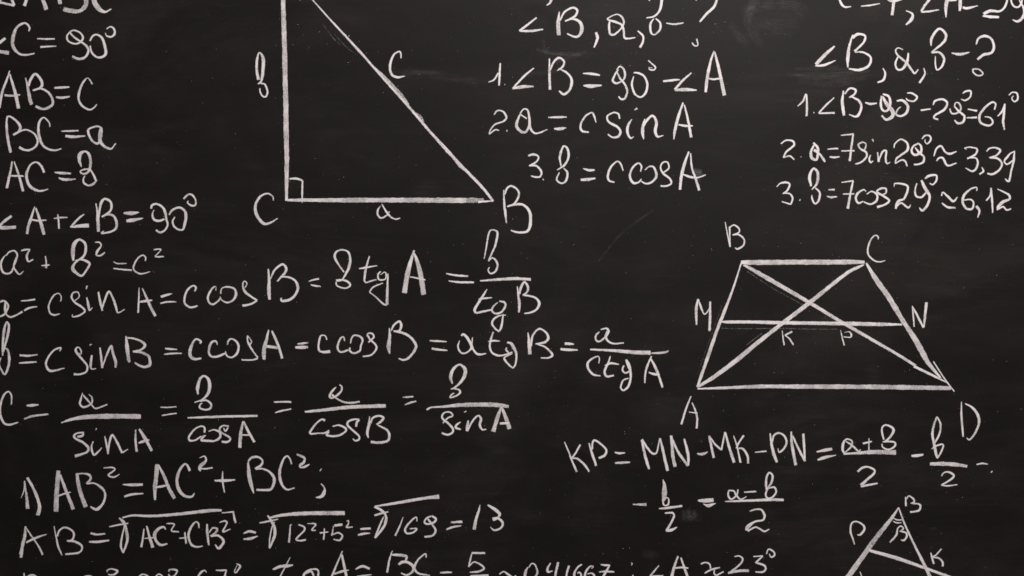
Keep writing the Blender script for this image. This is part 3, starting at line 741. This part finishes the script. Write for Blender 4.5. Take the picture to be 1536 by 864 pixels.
@ 1000 714
digit 3 : 748,695,12 830,690,18 ; 830,692,14 765,750,20 ; 770,748,18 840,770,24 855,800,22 830,828,22 765,828,16
degree_sign : 860,675,14 880,632,16 925,655,20 930,685,20 900,700,18 885,670,10
T chalk_triangle|drawing||large chalk right triangle, its top cut off, small square at corner C
@ 360 0
side : 372,-290,36 373,0,38 377,120,42 382,300,46 386,420,44 388,560,44 391,700,44 396,864,46 400,1152,46 405,1352,42 404,1502,38 402,1735,26
@ 500 200
side : -397,578,24 -247,577,32 0,578,38 350,577,42 691,578,44 991,579,46 1150,580,46 ; ~0.6 1140,581,44 1200,578,46 1245,580,40 ; ~0.45 1225,574,24 1300,570,26 ; 1250,592,26 1330,588,20 1382,585,10
@ 0 0 1
side : 424,-50,2.5 469,0,2.6 495,29,3.2 521.5,57.5,3.8 544,82,4.2 560,100.5,4 582,125.5,4.2 603,148.5,4.6 625,174,4.6 646,198.6,4.6 667,221.5,5.4 690,246.5,4.8 722,279.5,5 740,302,4.2 ; ~0.5 529,67,2 536,73.5,5 546,85,3 ; ~0.6 562,101,2.5 578,118,6 600,142,7 613,157.5,4 ; ~0.45 624,169,2.5 630,175,5 636,183,2.5 ; ~0.6 668,226,2 680,236,5 690,249,5 700,258,2 ; ~0.4 521,58,1.5 524,53,1.2
faint_guideline : ~0.07 484,36,1.2 498,55,2.0 511,68,1.2
faint_guideline : ~0.05 502,52,1.5 520,71,2.5 534,82,1.5
@ 360 0
right_angle_mark : 428,1546,18 488,1543,24 540,1560,20 ; 541,1562,20 538,1650,20 538,1752,14
@ 370 200
letter C : 232,580,14 225,545,16 175,520,18 110,555,24 75,630,28 90,710,30 145,778,28 200,775,22 268,735,12
@ 500 200
letter a : 408,628,10 385,660,18 385,705,20 415,732,18 465,705,18 485,675,12 ; 418,612,12 460,680,22 500,725,18 540,742,16 578,732,12
@ 620 240
letter B : 782,258,14 785,370,22 795,460,26 805,545,14 ; 790,300,16 810,245,22 850,225,22 905,265,22 910,310,22 875,375,22 810,405,16 ; 812,402,18 880,385,24 950,388,24 1005,450,30 1010,560,30 980,618,26 900,625,22 842,608,16
@ 360 0
letter b : 160,690,28 145,600,28 150,500,24 170,455,16 200,500,30 200,600,32 185,700,22 155,728,12 ; 175,720,14 215,730,18 238,790,20 225,835,18 195,830,18 175,795,18 172,762,12
@ 530 0
letter c : 412,505,14 410,465,20 395,445,18 350,475,20 318,560,24 330,640,24 380,668,26 445,658,12
T chalk_comma|comma||lone chalk comma cut off by the top edge, right of the large triangle
@ 720 0
comma : 625,-30,24 605,25,24 575,48,14
T chalk_formula|formula|working beside the large triangle|chalk line asking angle B, a and b, question mark cut off on top
@ 720 0
angle_sign : 490,152,18 410,215,22 340,268,22 ; 340,268,22 440,268,26 545,255,16
letter B : 685,100,14 675,200,34 680,305,36 ; 690,180,20 730,105,22 800,68,22 840,90,24 820,140,24 735,185,16 ; 738,182,16 800,165,20 860,190,30 880,245,34 860,305,26 820,320,22 752,292,16
comma : 1000,280,26 1015,330,28 985,412,18
@ 900 0
letter a : 60,165,16 100,140,14 150,125,16 190,150,22 205,200,22 175,255,18 120,300,22 85,290,24 78,220,24 85,180,16 ; 60,170,14 130,190,24 185,215,22 205,270,24 210,325,22 240,335,20 305,325,12
comma : 325,268,16 370,310,22 370,360,24 345,412,26
letter b : 425,8,14 440,-60,24 490,-100,22 530,-40,28 530,30,28 515,90,24 470,140,20 400,155,14 ; 465,160,12 435,210,24 440,280,22 470,300,18 515,260,22 520,200,22 480,160,16
minus_sign : 572,200,14 640,210,20 722,198,14
question_mark : 830,4,16 850,-60,20 940,-90,22 1005,-40,26 990,50,26 920,120,26 862,190,18 ; 795,368,14 815,395,18 845,390,16 835,335,16
T chalk_formula|formula|working beside the large triangle|first numbered chalk line, angle B equals 90 degrees minus angle A
@ 720 0
digit 1 : 72,710,12 120,690,18 160,630,22 ; 175,545,18 170,640,22 165,740,20
period : 212,730,14 218,731,12
angle_sign : 465,588,16 380,660,22 285,762,18 ; 280,765,22 370,750,32 462,748,16
letter B : 600,505,14 600,640,26 605,775,24 ; 605,610,16 635,540,22 680,500,22 725,530,22 715,575,22 665,612,14 ; 680,592,14 750,630,22 792,690,26 775,775,26 725,815,24 682,785,18
equals_sign : 888,635,14 960,638,26 1035,650,18 ; 893,740,16 960,745,36 1050,738,16
@ 900 0
digit 9 : 145,605,14 170,575,18 205,600,22 215,660,22 190,700,20 140,720,22 110,695,22 140,625,18 160,600,12 ; 145,620,14 175,680,22 215,730,22 235,790,22 215,850,22 185,858,22 160,835,14
digit 0 : 290,660,14 275,730,22 300,810,22 350,840,20 395,800,24 408,730,24 385,665,22 340,635,22 290,628,16
degree_sign : 415,522,14 440,545,16 478,580,18 465,605,18 430,602,16 422,585,10 450,588,10
minus_sign : 545,703,20 620,695,24 690,688,14
angle_sign : 790,630,16 715,695,24 645,775,24 ; 645,778,24 740,775,32 835,780,16
letter A : 985,440,14 955,530,26 925,680,30 912,798,26 ; 990,450,18 1025,590,30 1050,710,32 1075,825,34 ; 940,680,18 980,685,22 1030,680,20
T chalk_formula|formula|working beside the large triangle|second numbered chalk line, a equals c sin A
@ 720 145
digit 2 : 122,158,14 150,122,18 200,130,20 228,180,22 200,215,20 130,240,18 90,290,18 78,328,14 ; 80,325,14 130,288,16 165,292,14
period : 229,294,20 236,296,18
letter a : 345,150,16 375,110,18 410,115,20 425,180,24 425,250,26 395,305,24 350,300,28 315,250,28 335,180,24 355,140,12 ; 350,155,16 405,190,16 ; 430,180,18 435,270,24 470,315,20 520,310,18 582,283,10
equals_sign : 590,180,14 670,178,24 748,176,18 ; 640,278,16 690,278,32 745,270,12
letter c : 1002,222,12 985,165,20 965,138,18 910,170,20 870,240,22 880,295,24 940,308,16
@ 890 145
letter s : 228,192,16 215,150,20 175,138,18 120,170,20 135,220,22 205,260,26 235,300,24 215,345,24 165,352,20 125,325,14
letter i : 355,116,10 378,100,24 ; 332,195,12 300,250,26 295,310,26 320,358,22 350,345,10
letter n : 445,190,12 430,250,28 425,310,30 435,368,12 ; 430,270,14 455,215,24 510,165,24 545,220,28 535,300,30 555,345,22 605,335,10
letter A : 775,52,18 735,170,28 705,290,28 695,368,16 ; 785,70,16 815,190,24 845,352,28 ; 735,242,16 790,252,26 860,252,14
T chalk_formula|formula|working beside the large triangle|third numbered chalk line, b equals c cos A
@ 720 145
digit 3 : 415,510,20 465,500,26 505,520,18 490,560,20 425,600,20 ; 430,595,22 490,600,22 530,650,22 520,690,20 480,695,18 440,685,12
period : 542,710,10 550,722,10
letter b : 700,600,14 690,520,24 720,430,20 755,450,24 765,520,24 730,590,22 665,635,12 ; 720,615,14 755,660,24 740,730,22 700,748,18 662,715,20 685,655,12
equals_sign : 890,622,12 940,635,26 992,635,18 ; 870,718,26 930,716,30 998,705,16
@ 890 145
letter c : 258,640,14 235,580,20 205,560,18 150,610,22 125,680,24 135,725,22 182,740,16
letter c : 408,648,14 415,600,22 385,575,18 335,620,22 315,690,24 345,745,24 390,740,20 415,712,14
letter o : 445,635,12 480,605,16 520,610,22 545,680,26 510,735,22 455,752,20 412,730,16
letter s : 600,660,16 650,620,18 640,568,18 600,570,18 580,610,18 600,660,22 660,710,22 672,750,20 630,772,20 580,772,18
letter A : 825,475,18 790,570,28 760,690,30 748,805,26 ; 840,490,16 850,610,20 880,700,24 915,810,28 ; 770,670,18 830,692,24 900,700,18 970,675,12
T chalk_formula|formula|worked numbers above the trapezoid|chalk line with c, 7, angle A and 29, cut off along top edge
@ 1200 0
letter c : 440,-90,18 390,-110,20 345,-40,24 345,10,24 380,60,24 440,58,12
equals_sign : 525,55,12 600,48,20 690,32,12 ; 540,-20,16 680,-40,16
digit 7 : 720,-150,20 840,-160,20 815,-20,28 795,132,30 ; 745,-14,18 800,10,28 880,-5,16
comma : 915,92,12 970,120,22 965,165,32 915,215,18
@ 1336 0
angle_sign : 360,-35,26 300,40,26 262,98,24 ; 262,105,22 340,98,20 418,84,12
letter A : 530,-150,22 490,-20,32 476,70,32 478,150,14 ; 560,-150,22 596,-20,32 600,50,32 595,95,22 ; 495,5,22 570,2,20
equals_sign : 620,65,24 660,72,28 750,50,12 ; 630,-10,20 740,-20,16
digit 2 : 900,-60,18 960,-120,20 1005,-20,20 985,60,24 940,98,22 860,95,28 800,122,30 ; 795,138,20 860,145,28 935,148,24
digit 9 : 1120,-60,18 1050,-50,18 1040,10,20 1065,55,22 1105,60,20 1130,20,20 1140,-60,20 ; 1110,0,16 1150,80,24 1145,140,28 1100,185,26 1052,172,14
T chalk_formula|formula|worked numbers above the trapezoid|chalk line asking for angle B, a and b with a whole question mark
@ 1200 0
angle_sign : 298,400,20 215,475,32 135,560,34 ; 130,570,16 210,562,26 308,522,12
letter B : 455,300,14 425,400,26 412,500,32 412,585,16 ; 450,330,28 500,295,28 560,310,22 550,365,24 470,445,22 ; 472,450,16 550,455,20 610,500,24 590,570,26 510,605,28 420,595,16
comma : 715,590,14 735,635,22 720,690,24 668,715,18
letter a : 890,430,12 845,415,14 825,440,18 845,480,22 915,540,24 960,600,24 990,635,20 1020,600,12 ; 935,458,20 925,530,26 885,595,24 840,600,22 822,550,22 845,490,16
comma : 1068,590,12 1078,640,20 1030,718,22
@ 1336 0
letter b : 348,398,14 350,340,28 390,270,26 430,250,22 475,300,28 460,360,26 350,455,18 ; 355,455,22 420,455,22 460,510,24 440,575,22 400,605,18 385,560,18 385,485,10
minus_sign : 525,460,16 600,470,28 680,452,12
question_mark : 738,385,14 755,335,24 810,312,26 865,335,24 890,400,26 870,455,26 800,475,28 748,515,24 ; 705,598,16 760,600,16 795,640,18 755,655,18 715,630,18 705,598,14
T chalk_formula|formula|worked numbers above the trapezoid|first numbered chalk line working out angle B as 61 degrees
@ 1180 110
digit 1 : 95,285,14 140,240,20 165,175,14 ; 170,180,20 175,270,22 172,370,24
period : 231,340,16 239,341,14
angle_sign : 410,210,14 345,270,20 275,345,18 ; 275,346,16 340,344,20 415,342,22
letter B : 490,150,14 480,250,32 495,365,26 ; 500,180,18 545,130,20 595,145,22 585,180,22 540,210,16 ; 550,198,16 620,235,24 645,290,24 620,360,26 590,375,22 540,355,14
minus_sign : 678,255,16 730,265,24 778,258,16
digit 9 : 830,180,20 880,200,26 895,260,26 870,320,24 830,320,24 812,265,24 820,195,20 ; 830,200,16 860,260,34 915,330,36 910,375,30 860,400,26 820,365,20
digit 0 : 950,240,18 1000,235,26 1045,280,28 1035,340,26 985,370,22 945,355,22 960,310,16 985,290,12
degree_sign : 1040,172,14 1080,172,20 1125,205,22 1100,240,20 1050,235,18 1030,215,14
@ 1336 110
minus_sign : 260,320,20 345,308,16
digit 2 : 365,275,16 385,238,22 450,225,22 488,260,24 460,315,24 385,360,22 372,385,20 410,400,18
digit 9 : 550,285,14 560,255,16 590,260,18 605,310,22 570,345,20 525,345,20 510,305,14 ; 548,285,18 590,330,22 635,370,24 625,420,24 580,432,24 550,405,14
degree_sign : 620,175,14 650,155,20 690,155,20 685,205,20 640,235,18 605,222,12
equals_sign : 665,310,14 745,325,22 ; 655,385,14 745,382,22
digit 6 : 895,315,16 905,265,20 875,250,20 810,300,24 765,370,26 780,430,24 850,452,22 880,425,20 860,385,18 810,375,12
digit 1 : 922,372,12 960,330,20 985,262,14 ; 985,265,18 975,370,26 970,420,26 982,490,16
degree_sign : 1020,190,14 1050,165,16 1090,175,20 1095,225,20 1065,245,16 1045,215,14 1060,195,10
T chalk_formula|formula|worked numbers above the trapezoid|second numbered chalk line, a equals 7 sin 29 degrees, about 3,39
@ 1160 190
digit 2 : 65,148,14 110,118,18 165,125,22 178,160,22 110,220,22 85,270,16 ; 85,268,14 140,255,18 180,285,18
period : 233,265,10 241,258,10
letter a : 345,140,22 380,180,26 385,230,28 370,285,24 330,270,30 325,215,26 350,160,20 ; 350,200,30 400,240,22 430,280,22 445,305,22
equals_sign : 468,195,14 520,190,18 560,190,18 ; 485,262,16 530,265,22 572,260,14
digit 7 : 582,75,14 695,65,20 ; 690,68,20 672,190,22 660,298,24 ; 585,210,14 700,208,18
letter s : 755,205,14 790,195,16 800,150,16 770,135,16 735,155,20 750,190,20 800,220,22 805,260,22 760,305,20 708,325,16
letter i : 855,108,18 865,130,8 ; 840,245,12 828,280,20 840,310,20 862,295,10
letter n : 900,222,16 910,305,22 ; 910,300,16 940,220,20 975,208,20 970,270,22 980,318,20 1008,308,10
@ 1336 190
digit 2 : 28,185,12 35,150,16 85,110,18 140,140,22 145,200,24 90,245,22 50,275,20 38,318,12 ; 38,318,14 95,288,18 125,300,20 142,342,18
digit 9 : 240,145,20 195,170,18 180,215,22 210,245,24 260,220,26 262,170,22 240,145,18 ; 210,180,14 245,225,24 285,260,22 280,305,24 240,325,20 200,328,16
degree_sign : 270,108,14 295,78,18 335,80,20 345,115,20 315,148,18 295,130,14 298,108,10
approximately_sign : 372,255,14 395,190,22 435,168,22 470,220,22 510,235,24 568,215,12 ; 395,298,12 415,272,18 450,272,22 490,335,22 568,315,12
digit 3 : 655,195,10 640,185,14 690,178,16 745,195,20 730,240,22 660,278,18 ; 665,272,16 730,270,18 752,310,22 735,365,22 700,385,20 645,358,12
comma : 785,350,10 800,385,20 765,412,20
digit 3 : 828,215,16 850,190,18 900,182,20 945,205,22 910,250,22 850,268,16 ; 855,270,18 920,275,22 960,320,22 935,375,22 880,410,24 832,405,20
digit 9 : 1065,215,16 1030,235,18 1000,270,24 980,300,18 1005,325,18 1060,290,18 ; 1068,210,14 1060,300,24 1040,380,20 1020,470,22 985,450,14
T chalk_formula|formula|worked numbers above the trapezoid|third numbered chalk line, b equals 7 cos 29 degrees, about 6,12
@ 1160 190
digit 3 : 28,520,10 60,490,18 110,482,22 140,500,20 120,550,22 80,582,14 ; 85,575,16 140,580,18 165,620,22 150,672,18 ; 150,672,18 72,648,14
period : 225,632,20 232,637,20
letter b : 325,515,22 312,430,30 345,362,22 382,400,28 375,490,26 330,545,14 ; 355,522,14 400,570,22 390,640,22 360,665,18 335,625,22 332,590,12
equals_sign : 475,545,14 530,545,22 ; 462,602,14 500,610,22 550,605,14
digit 7 : 588,482,14 690,468,18 ; 688,470,20 665,580,22 642,710,28 ; 600,582,16 700,580,16
letter c : 800,560,12 780,545,16 730,575,24 712,620,24 735,660,22 775,645,14
letter o : 805,585,12 850,560,18 895,590,24 890,640,22 840,670,20 780,650,16
letter s : 930,590,14 970,575,18 970,535,20 925,535,20 895,565,22 960,605,24 1000,640,22 960,675,22 895,695,26
@ 1336 190
digit 2 : 30,520,12 35,492,16 100,495,20 145,515,22 140,570,24 110,635,20 ; 115,625,18 60,650,28 42,710,20 ; 50,690,14 90,660,20 150,700,20 172,675,10
digit 9 : 225,490,12 210,550,20 220,600,22 265,610,22 305,570,18 ; 265,462,22 295,530,32 335,600,26 320,670,26 275,725,24 245,700,14
degree_sign : 295,450,18 330,425,26 390,420,20 395,460,22 365,500,18 335,490,14
approximately_sign : 438,600,16 450,568,18 490,600,22 540,645,24 575,608,12 ; 442,660,14 490,695,24 560,702,22
digit 6 : 742,555,12 740,525,16 690,540,20 635,590,26 620,650,26 650,705,24 700,710,22 715,660,20 690,630,18 630,635,14
comma : 740,685,28 765,730,22 750,785,12
digit 1 : 825,640,16 860,590,20 865,530,18 ; 865,530,20 875,640,22 880,745,16
digit 2 : 922,540,12 970,562,20 1020,590,22 1025,625,24 970,650,30 930,690,30 920,722,16 ; 925,715,14 970,692,18 1000,720,18 1038,710,16
T chalk_trapezoid|drawing||trapezoid ABCD drawn in chalk with crossing diagonals and a midline MN
@ 1030 320
side : 468,424,32 560,424,44 740,424,46 900,422,44 1152,422,46 1250,422,44 1400,420,42 1536,422,30
side : 475,415,16 400,650,22 318,864,30 272,980,30 182,1240,32 92,1500,26
@ 1220 320
side : 455,430,20 540,570,44 640,710,48 720,840,46 ; 720,840,46 780,940,40 860,1060,46 940,1200,52 990,1290,40 1100,1425,20 ; 1035,1280,14 1140,1440,16 1217,1540,14
@ 1020 450
side : 150,767,18 400,758,28 700,747,34 1037,748,38 1637,750,40 2100,757,40 2342,760,36
diagonal : 548,-304,22 658,-244,36 858,-129,38 1108,16,34 1387,185,32 1637,330,30 1887,475,28 2037,570,28 ; 2020,572,26 2160,640,26 2312,716,14
diagonal : 150,752,26 300,660,38 500,510,40 700,345,38 900,190,36 1110,30,38 1302,-124,34 1452,-239,32 1552,-289,26 1590,-306,14
midline : 355,188,14 400,190,28 600,190,30 900,197,34 1152,200,32 1437,204,36 1737,210,34 1917,212,20
letter M : 155,-9,18 140,80,28 142,215,18 ; 158,-5,14 180,60,22 212,122,16 255,70,14 262,12,20 ; 260,15,22 260,120,24 255,268,28
letter K : 882,262,10 890,330,16 900,392,16 ; 968,272,20 905,305,16 ; 908,305,16 945,335,18 980,390,16
faint_guideline : ~0.08 360,245,8 600,248,10 850,246,14 1152,252,12 1357,252,10
faint_guideline : ~0.04 370,30,8 260,330,10 150,640,8
faint_guideline : ~0.10 575,388,8 705,288,8
faint_guideline : ~0.07 578,-249,12 758,-129,8 858,-69,10 1058,41,10
@ 1200 450
letter P : 350,260,10 365,330,14 382,392,16 ; 385,280,12 425,275,14 442,300,20 435,322,14 375,318,12
letter N : 968,50,10 978,140,18 985,232,14 ; 972,60,14 1010,130,24 1065,238,22 ; 1068,235,20 1080,130,26 1092,20,28
@ 1030 320
letter B : 332,75,12 352,180,16 375,290,18 ; 370,118,22 372,200,14 375,270,12 ; 368,122,16 410,102,16 450,130,18 450,165,18 395,188,14 ; 400,185,16 450,185,20 495,225,20 490,275,20 440,308,20 415,298,12
@ 1220 320
letter C : 558,225,12 560,205,14 535,190,16 500,220,18 470,300,20 475,360,20 520,405,18 570,420,16 620,408,10
@ 1010 590
letter A : 152,25,14 110,130,20 68,268,22 ; 160,80,12 190,150,20 205,220,22 200,303,22 ; 135,162,14 208,170,14
@ 1336 590
letter D : 610,72,12 610,200,22 625,375,20 ; 640,88,12 700,120,22 750,185,28 760,260,24 725,345,22 680,400,18 655,386,12
T chalk_formula|formula|fraction working beneath the trapezoid|chalk row for KP equals MN minus MK minus PN, with two fractions
@ 840 610
letter K : 38,305,12 75,390,18 100,460,20 145,562,22 ; 175,328,20 135,400,20 100,450,20 ; 105,445,16 150,450,20 210,500,24 252,560,18
letter P : 250,315,16 275,400,24 292,450,26 312,512,24 ; 278,370,18 282,310,22 300,290,22 350,320,22 400,375,22 385,420,26 335,445,26
equals_sign : 472,395,14 515,402,24 562,398,14 ; 475,487,18 540,484,26 605,480,16
letter M : 708,285,26 725,380,26 745,460,28 770,540,24 ; 710,280,16 750,350,24 800,405,22 835,395,20 862,270,14 ; 865,275,18 890,380,26 910,470,28 930,555,30
letter N : 960,248,28 968,340,28 975,430,32 995,520,32 ; 965,270,20 1020,390,26 1105,510,28 ; 1072,278,18 1095,360,28 1108,430,26 1108,510,22
@ 1010 590
minus_sign : 205,522,18 250,525,28 298,505,12
letter M : 308,365,22 328,460,26 350,558,26 ; 312,370,16 360,440,20 415,490,20 ; 415,490,20 445,335,16 ; 448,335,20 480,460,26 525,598,30
letter K : 520,365,12 550,460,18 580,598,22 ; 608,362,20 560,435,20 545,475,18 ; 550,475,16 600,480,22 640,540,24 645,605,22
minus_sign : 705,510,16 805,498,18
letter P : 835,345,14 850,450,28 870,530,30 895,595,24 ; 850,440,16 865,370,22 905,342,22 955,365,22 978,420,22 955,475,22 915,508,18 902,475,8
@ 1180 610
letter N : 38,215,20 45,330,28 78,505,30 ; 50,250,18 100,360,24 158,472,24 ; 142,232,26 150,350,26 155,462,20
equals_sign : 258,390,16 330,375,30 392,365,30 ; 265,460,20 330,438,32 425,418,10
( fraction
fraction_bar : 490,408,18 600,402,26 750,392,38 945,395,44
letter a : 500,290,20 485,330,26 485,380,24 500,400,18 ; 490,300,16 525,280,18 565,300,20 555,345,20 505,395,14 ; 510,300,18 560,330,20 620,385,20 640,368,10
plus_sign : 710,272,12 710,378,16 ; 658,318,20 735,300,16
letter b : 840,285,18 822,220,20 828,175,20 860,158,20 915,185,26 920,220,26 885,270,22 850,300,20 ; 830,305,16 880,300,20 935,310,20 930,345,22 880,370,18 830,350,18 822,320,14
digit 2 : 612,562,22 650,530,24 700,520,20 755,545,22 755,575,24 700,625,26 640,680,30 ; 640,690,22 710,675,22 785,662,18
)
@ 1336 590
minus_sign : 178,540,22 230,538,30 282,528,18
( fraction
fraction_bar : 338,610,30 450,608,36 560,615,34 660,630,30
letter b : 400,200,18 370,280,24 360,360,26 375,440,28 390,520,28 400,560,18 ; 400,200,14 430,270,20 420,350,22 380,430,16 ; 352,480,10 390,455,18 440,440,20 455,450,18 430,515,20 402,562,16
digit 2 : 438,715,14 460,685,16 500,680,20 545,710,22 510,750,20 435,792,16 ; 435,794,16 500,798,18 575,788,12
)
minus_sign : 740,615,16 790,605,18 838,612,14
period : 865,685,16 878,670,10
T chalk_formula|formula|fraction working beneath the trapezoid|short chalk row, minus b over 2 equals a minus b over 2
@ 840 714
minus_sign : 630,245,14 690,246,22 748,245,30
( fraction
fraction_bar : 855,282,16 930,275,26 1055,258,22
letter b : 888,30,12 900,70,30 902,120,42 900,170,42 892,215,28 ; 886,200,18 892,240,20 905,255,18 935,245,18 938,200,16 920,185,14 905,205,12
digit 2 : 905,320,16 970,318,22 985,345,22 950,420,24 918,470,22 ; 915,472,22 965,465,28 1010,440,12
)
@ 1000 714
equals_sign : 270,212,18 330,212,36 405,208,36 ; 315,240,8 355,255,32 385,248,28 422,235,8
( fraction
fraction_bar : 505,220,16 700,212,24 900,204,28 1010,206,28
letter a : 535,120,14 530,160,20 545,195,20 570,195,18 605,160,20 615,115,14 ; 540,125,18 580,130,18 600,165,22 640,200,18 690,178,10
minus_sign : 668,140,16 775,133,18
letter b : 862,116,22 858,56,24 868,-4,22 888,-29,20 915,-4,22 905,56,24 870,112,22 855,160,20 870,190,18 910,185,20 945,140,22 930,98,20 880,105,14
digit 2 : 718,305,14 760,290,18 815,290,22 845,340,26 830,380,22 760,395,22 700,440,36 690,472,28 ; 700,476,20 765,442,18 810,460,20 845,478,20 888,458,12
)
T chalk_triangle|drawing||small chalk triangle with angle beta and a slanting line from P to K
@ 1240 714
side : 620,275,14 560,365,32 430,530,42 350,640,46 190,864,48 90,1000,46
side : 620,272,14 680,430,20 760,600,24 860,800,30 890,864,32 950,1000,32
crossing_line : 360,640,28 600,708,34 850,795,28 1040,864,28 1160,905,26
angle_mark : 575,363,11 608,379,15 660,377,12 ; 575,391,10 605,404,15 645,402,13
letter beta : 545,575,18 600,510,22 612,455,16 640,432,18 660,455,18 630,480,14 ; 640,478,16 685,490,20 690,525,20 665,555,22 640,550,12
letter B : 680,180,14 685,260,22 ; 688,200,14 710,172,16 750,200,20 755,225,18 725,237,14 ; 735,235,16 800,245,20 808,275,22 790,300,22 720,312,20
letter P : 240,592,14 225,540,18 205,480,20 215,410,20 255,392,18 310,420,20 325,460,22 290,505,20 262,508,12
letter K : 898,660,14 910,710,20 925,758,20 ; 990,628,16 945,680,18 910,700,16 ; 920,702,16 970,710,20 1000,745,22 1000,780,22
letter alpha : 285,825,10 300,864,14 310,920,16
T chalk_smudge|smudge|eraser smudges|faint grey eraser swirl between the cut off question mark and the c line
@ 0 0 1
smear : ~0.05 1108,22,20 1140,6,32 1185,8,30 1212,20,20 ; ~0.045 1134,-4,20 1124,26,28 1132,54,24 1146,72,14 ; ~0.045 1092,36,14 1110,54,26 1124,70,16 ; ~0.035 1130,30,24 1170,44,40 1200,34,20
T chalk_smudge|smudge|eraser smudges|faint streaky smear just above the numbered line that gives 61 degrees
@ 0 0 1
smear : ~0.055 1180,112,6 1230,114,14 1262,111,12 1306,106,6 ; ~0.04 1196,120,8 1250,124,22 1300,116,8 ; ~0.04 1190,103,5 1235,102,12 1272,104,6
T chalk_smudge|smudge|eraser smudges|thin curved scratch of old chalk right of the tg B fraction
@ 0 0 1
smear : ~0.03 898,392,2 918,366,4 942,342,5 980,315,2.5
T chalk_smudge|smudge|eraser smudges|small barred smudge just below the equals sign before the a minus b fraction
@ 0 0 1
smear : ~0.08 1025,764,8 1027,782,10 ; ~0.08 1033,762,8 1035,782,10 ; ~0.06 1041,764,8 1042,781,9 ; ~0.03 1018,772,24 1056,776,24
T chalk_smudge|smudge|eraser smudges|round finger smudge beside the crossbar of A in the c cos A line
@ 0 0 1
smear : ~0.25 1039,254,9 1046,259,14 1054,257,9 ; ~0.10 1036,262,14 1056,269,20
T chalk_smudge|smudge|eraser smudges|faint wiped streak running right from the small c beside the long slanting side
@ 0 0 1
smear : ~0.026 586,107,6 620,107,12 660,110,6 ; ~0.022 596,114,12 650,114,22 720,126,16
T chalk_smudge|smudge|eraser smudges|faint wiped streaks above the B of the 90 degrees minus angle A line
@ 0 0 1
smear : ~0.07 804,74,5 835,81,10 872,82,5 ; ~0.06 828,94,4 858,85,9 882,76,4 ; ~0.045 814,58,6 820,82,12 ; ~0.04 780,113,6 812,110,12 836,106,6
"""
build(WRITING)

# ------------------------------------------------------------------ loose chalk dust on the board
def dust():
    V, F = [], []
    def grain(x, y, r):
        X, Z = px(x, y)
        a0, k = random.random() * 6.28, random.choice((4, 5, 6))
        b = len(V)
        el = random.uniform(0.5, 1.0); ang = random.random() * 3.14
        for i in range(k):
            a = a0 + 6.283 * i / k
            q = r * random.uniform(0.7, 1.2)
            dx, dz = q * math.cos(a), q * math.sin(a) * el
            V.append((X + (dx * math.cos(ang) - dz * math.sin(ang)) / 1000, -0.00004, Z + (dx * math.sin(ang) + dz * math.cos(ang)) / 1000))
        V.append((X, -0.00004 - r * 0.5 / 1000, Z))
        for i in range(k):
            F.append((b + i, b + (i + 1) % k, b + k))
    for i in range(1500):
        grain(random.uniform(-30, 1566), random.uniform(-20, 884), 0.09 + 0.33 * random.random() ** 4)
    for i in range(1500):
        x, y = random.choice(NEAR)
        d = random.expovariate(1 / 9.0) + 2.5
        a = random.random() * 6.283
        grain(x + d * math.cos(a), y + abs(d * math.sin(a)) * random.choice((1, 1, -0.6)), 0.08 + 0.33 * random.random() ** 4)
    # denser sprinkles where the stick skipped
    for cx, cy, r, n in ((945, 88, 16, 14), (525, 86, 10, 16), (1250, 405, 14, 14), (1365, 552, 14, 12), (1240, 510, 12, 10), (1355, 765, 14, 14),
                         (942, 650, 6, 12), (1030, 584, 14, 8), (460, 60, 30, 20), (1082, 40, 5, 16), (1302, 393, 8, 12), (470, 275, 30, 14),
                         (940, 825, 12, 4), (815, 85, 14, 14), (1170, 600, 30, 8)):
        for i in range(n):
            grain(cx + random.gauss(0, r), cy + random.gauss(0, r), 0.10 + 0.45 * random.random() ** 3)
    o = link_mesh("chalk_dust", V, F, M_DUST)
    tag(o, kind="stuff", label="fine loose grains of white chalk dust scattered over the black board")
dust()
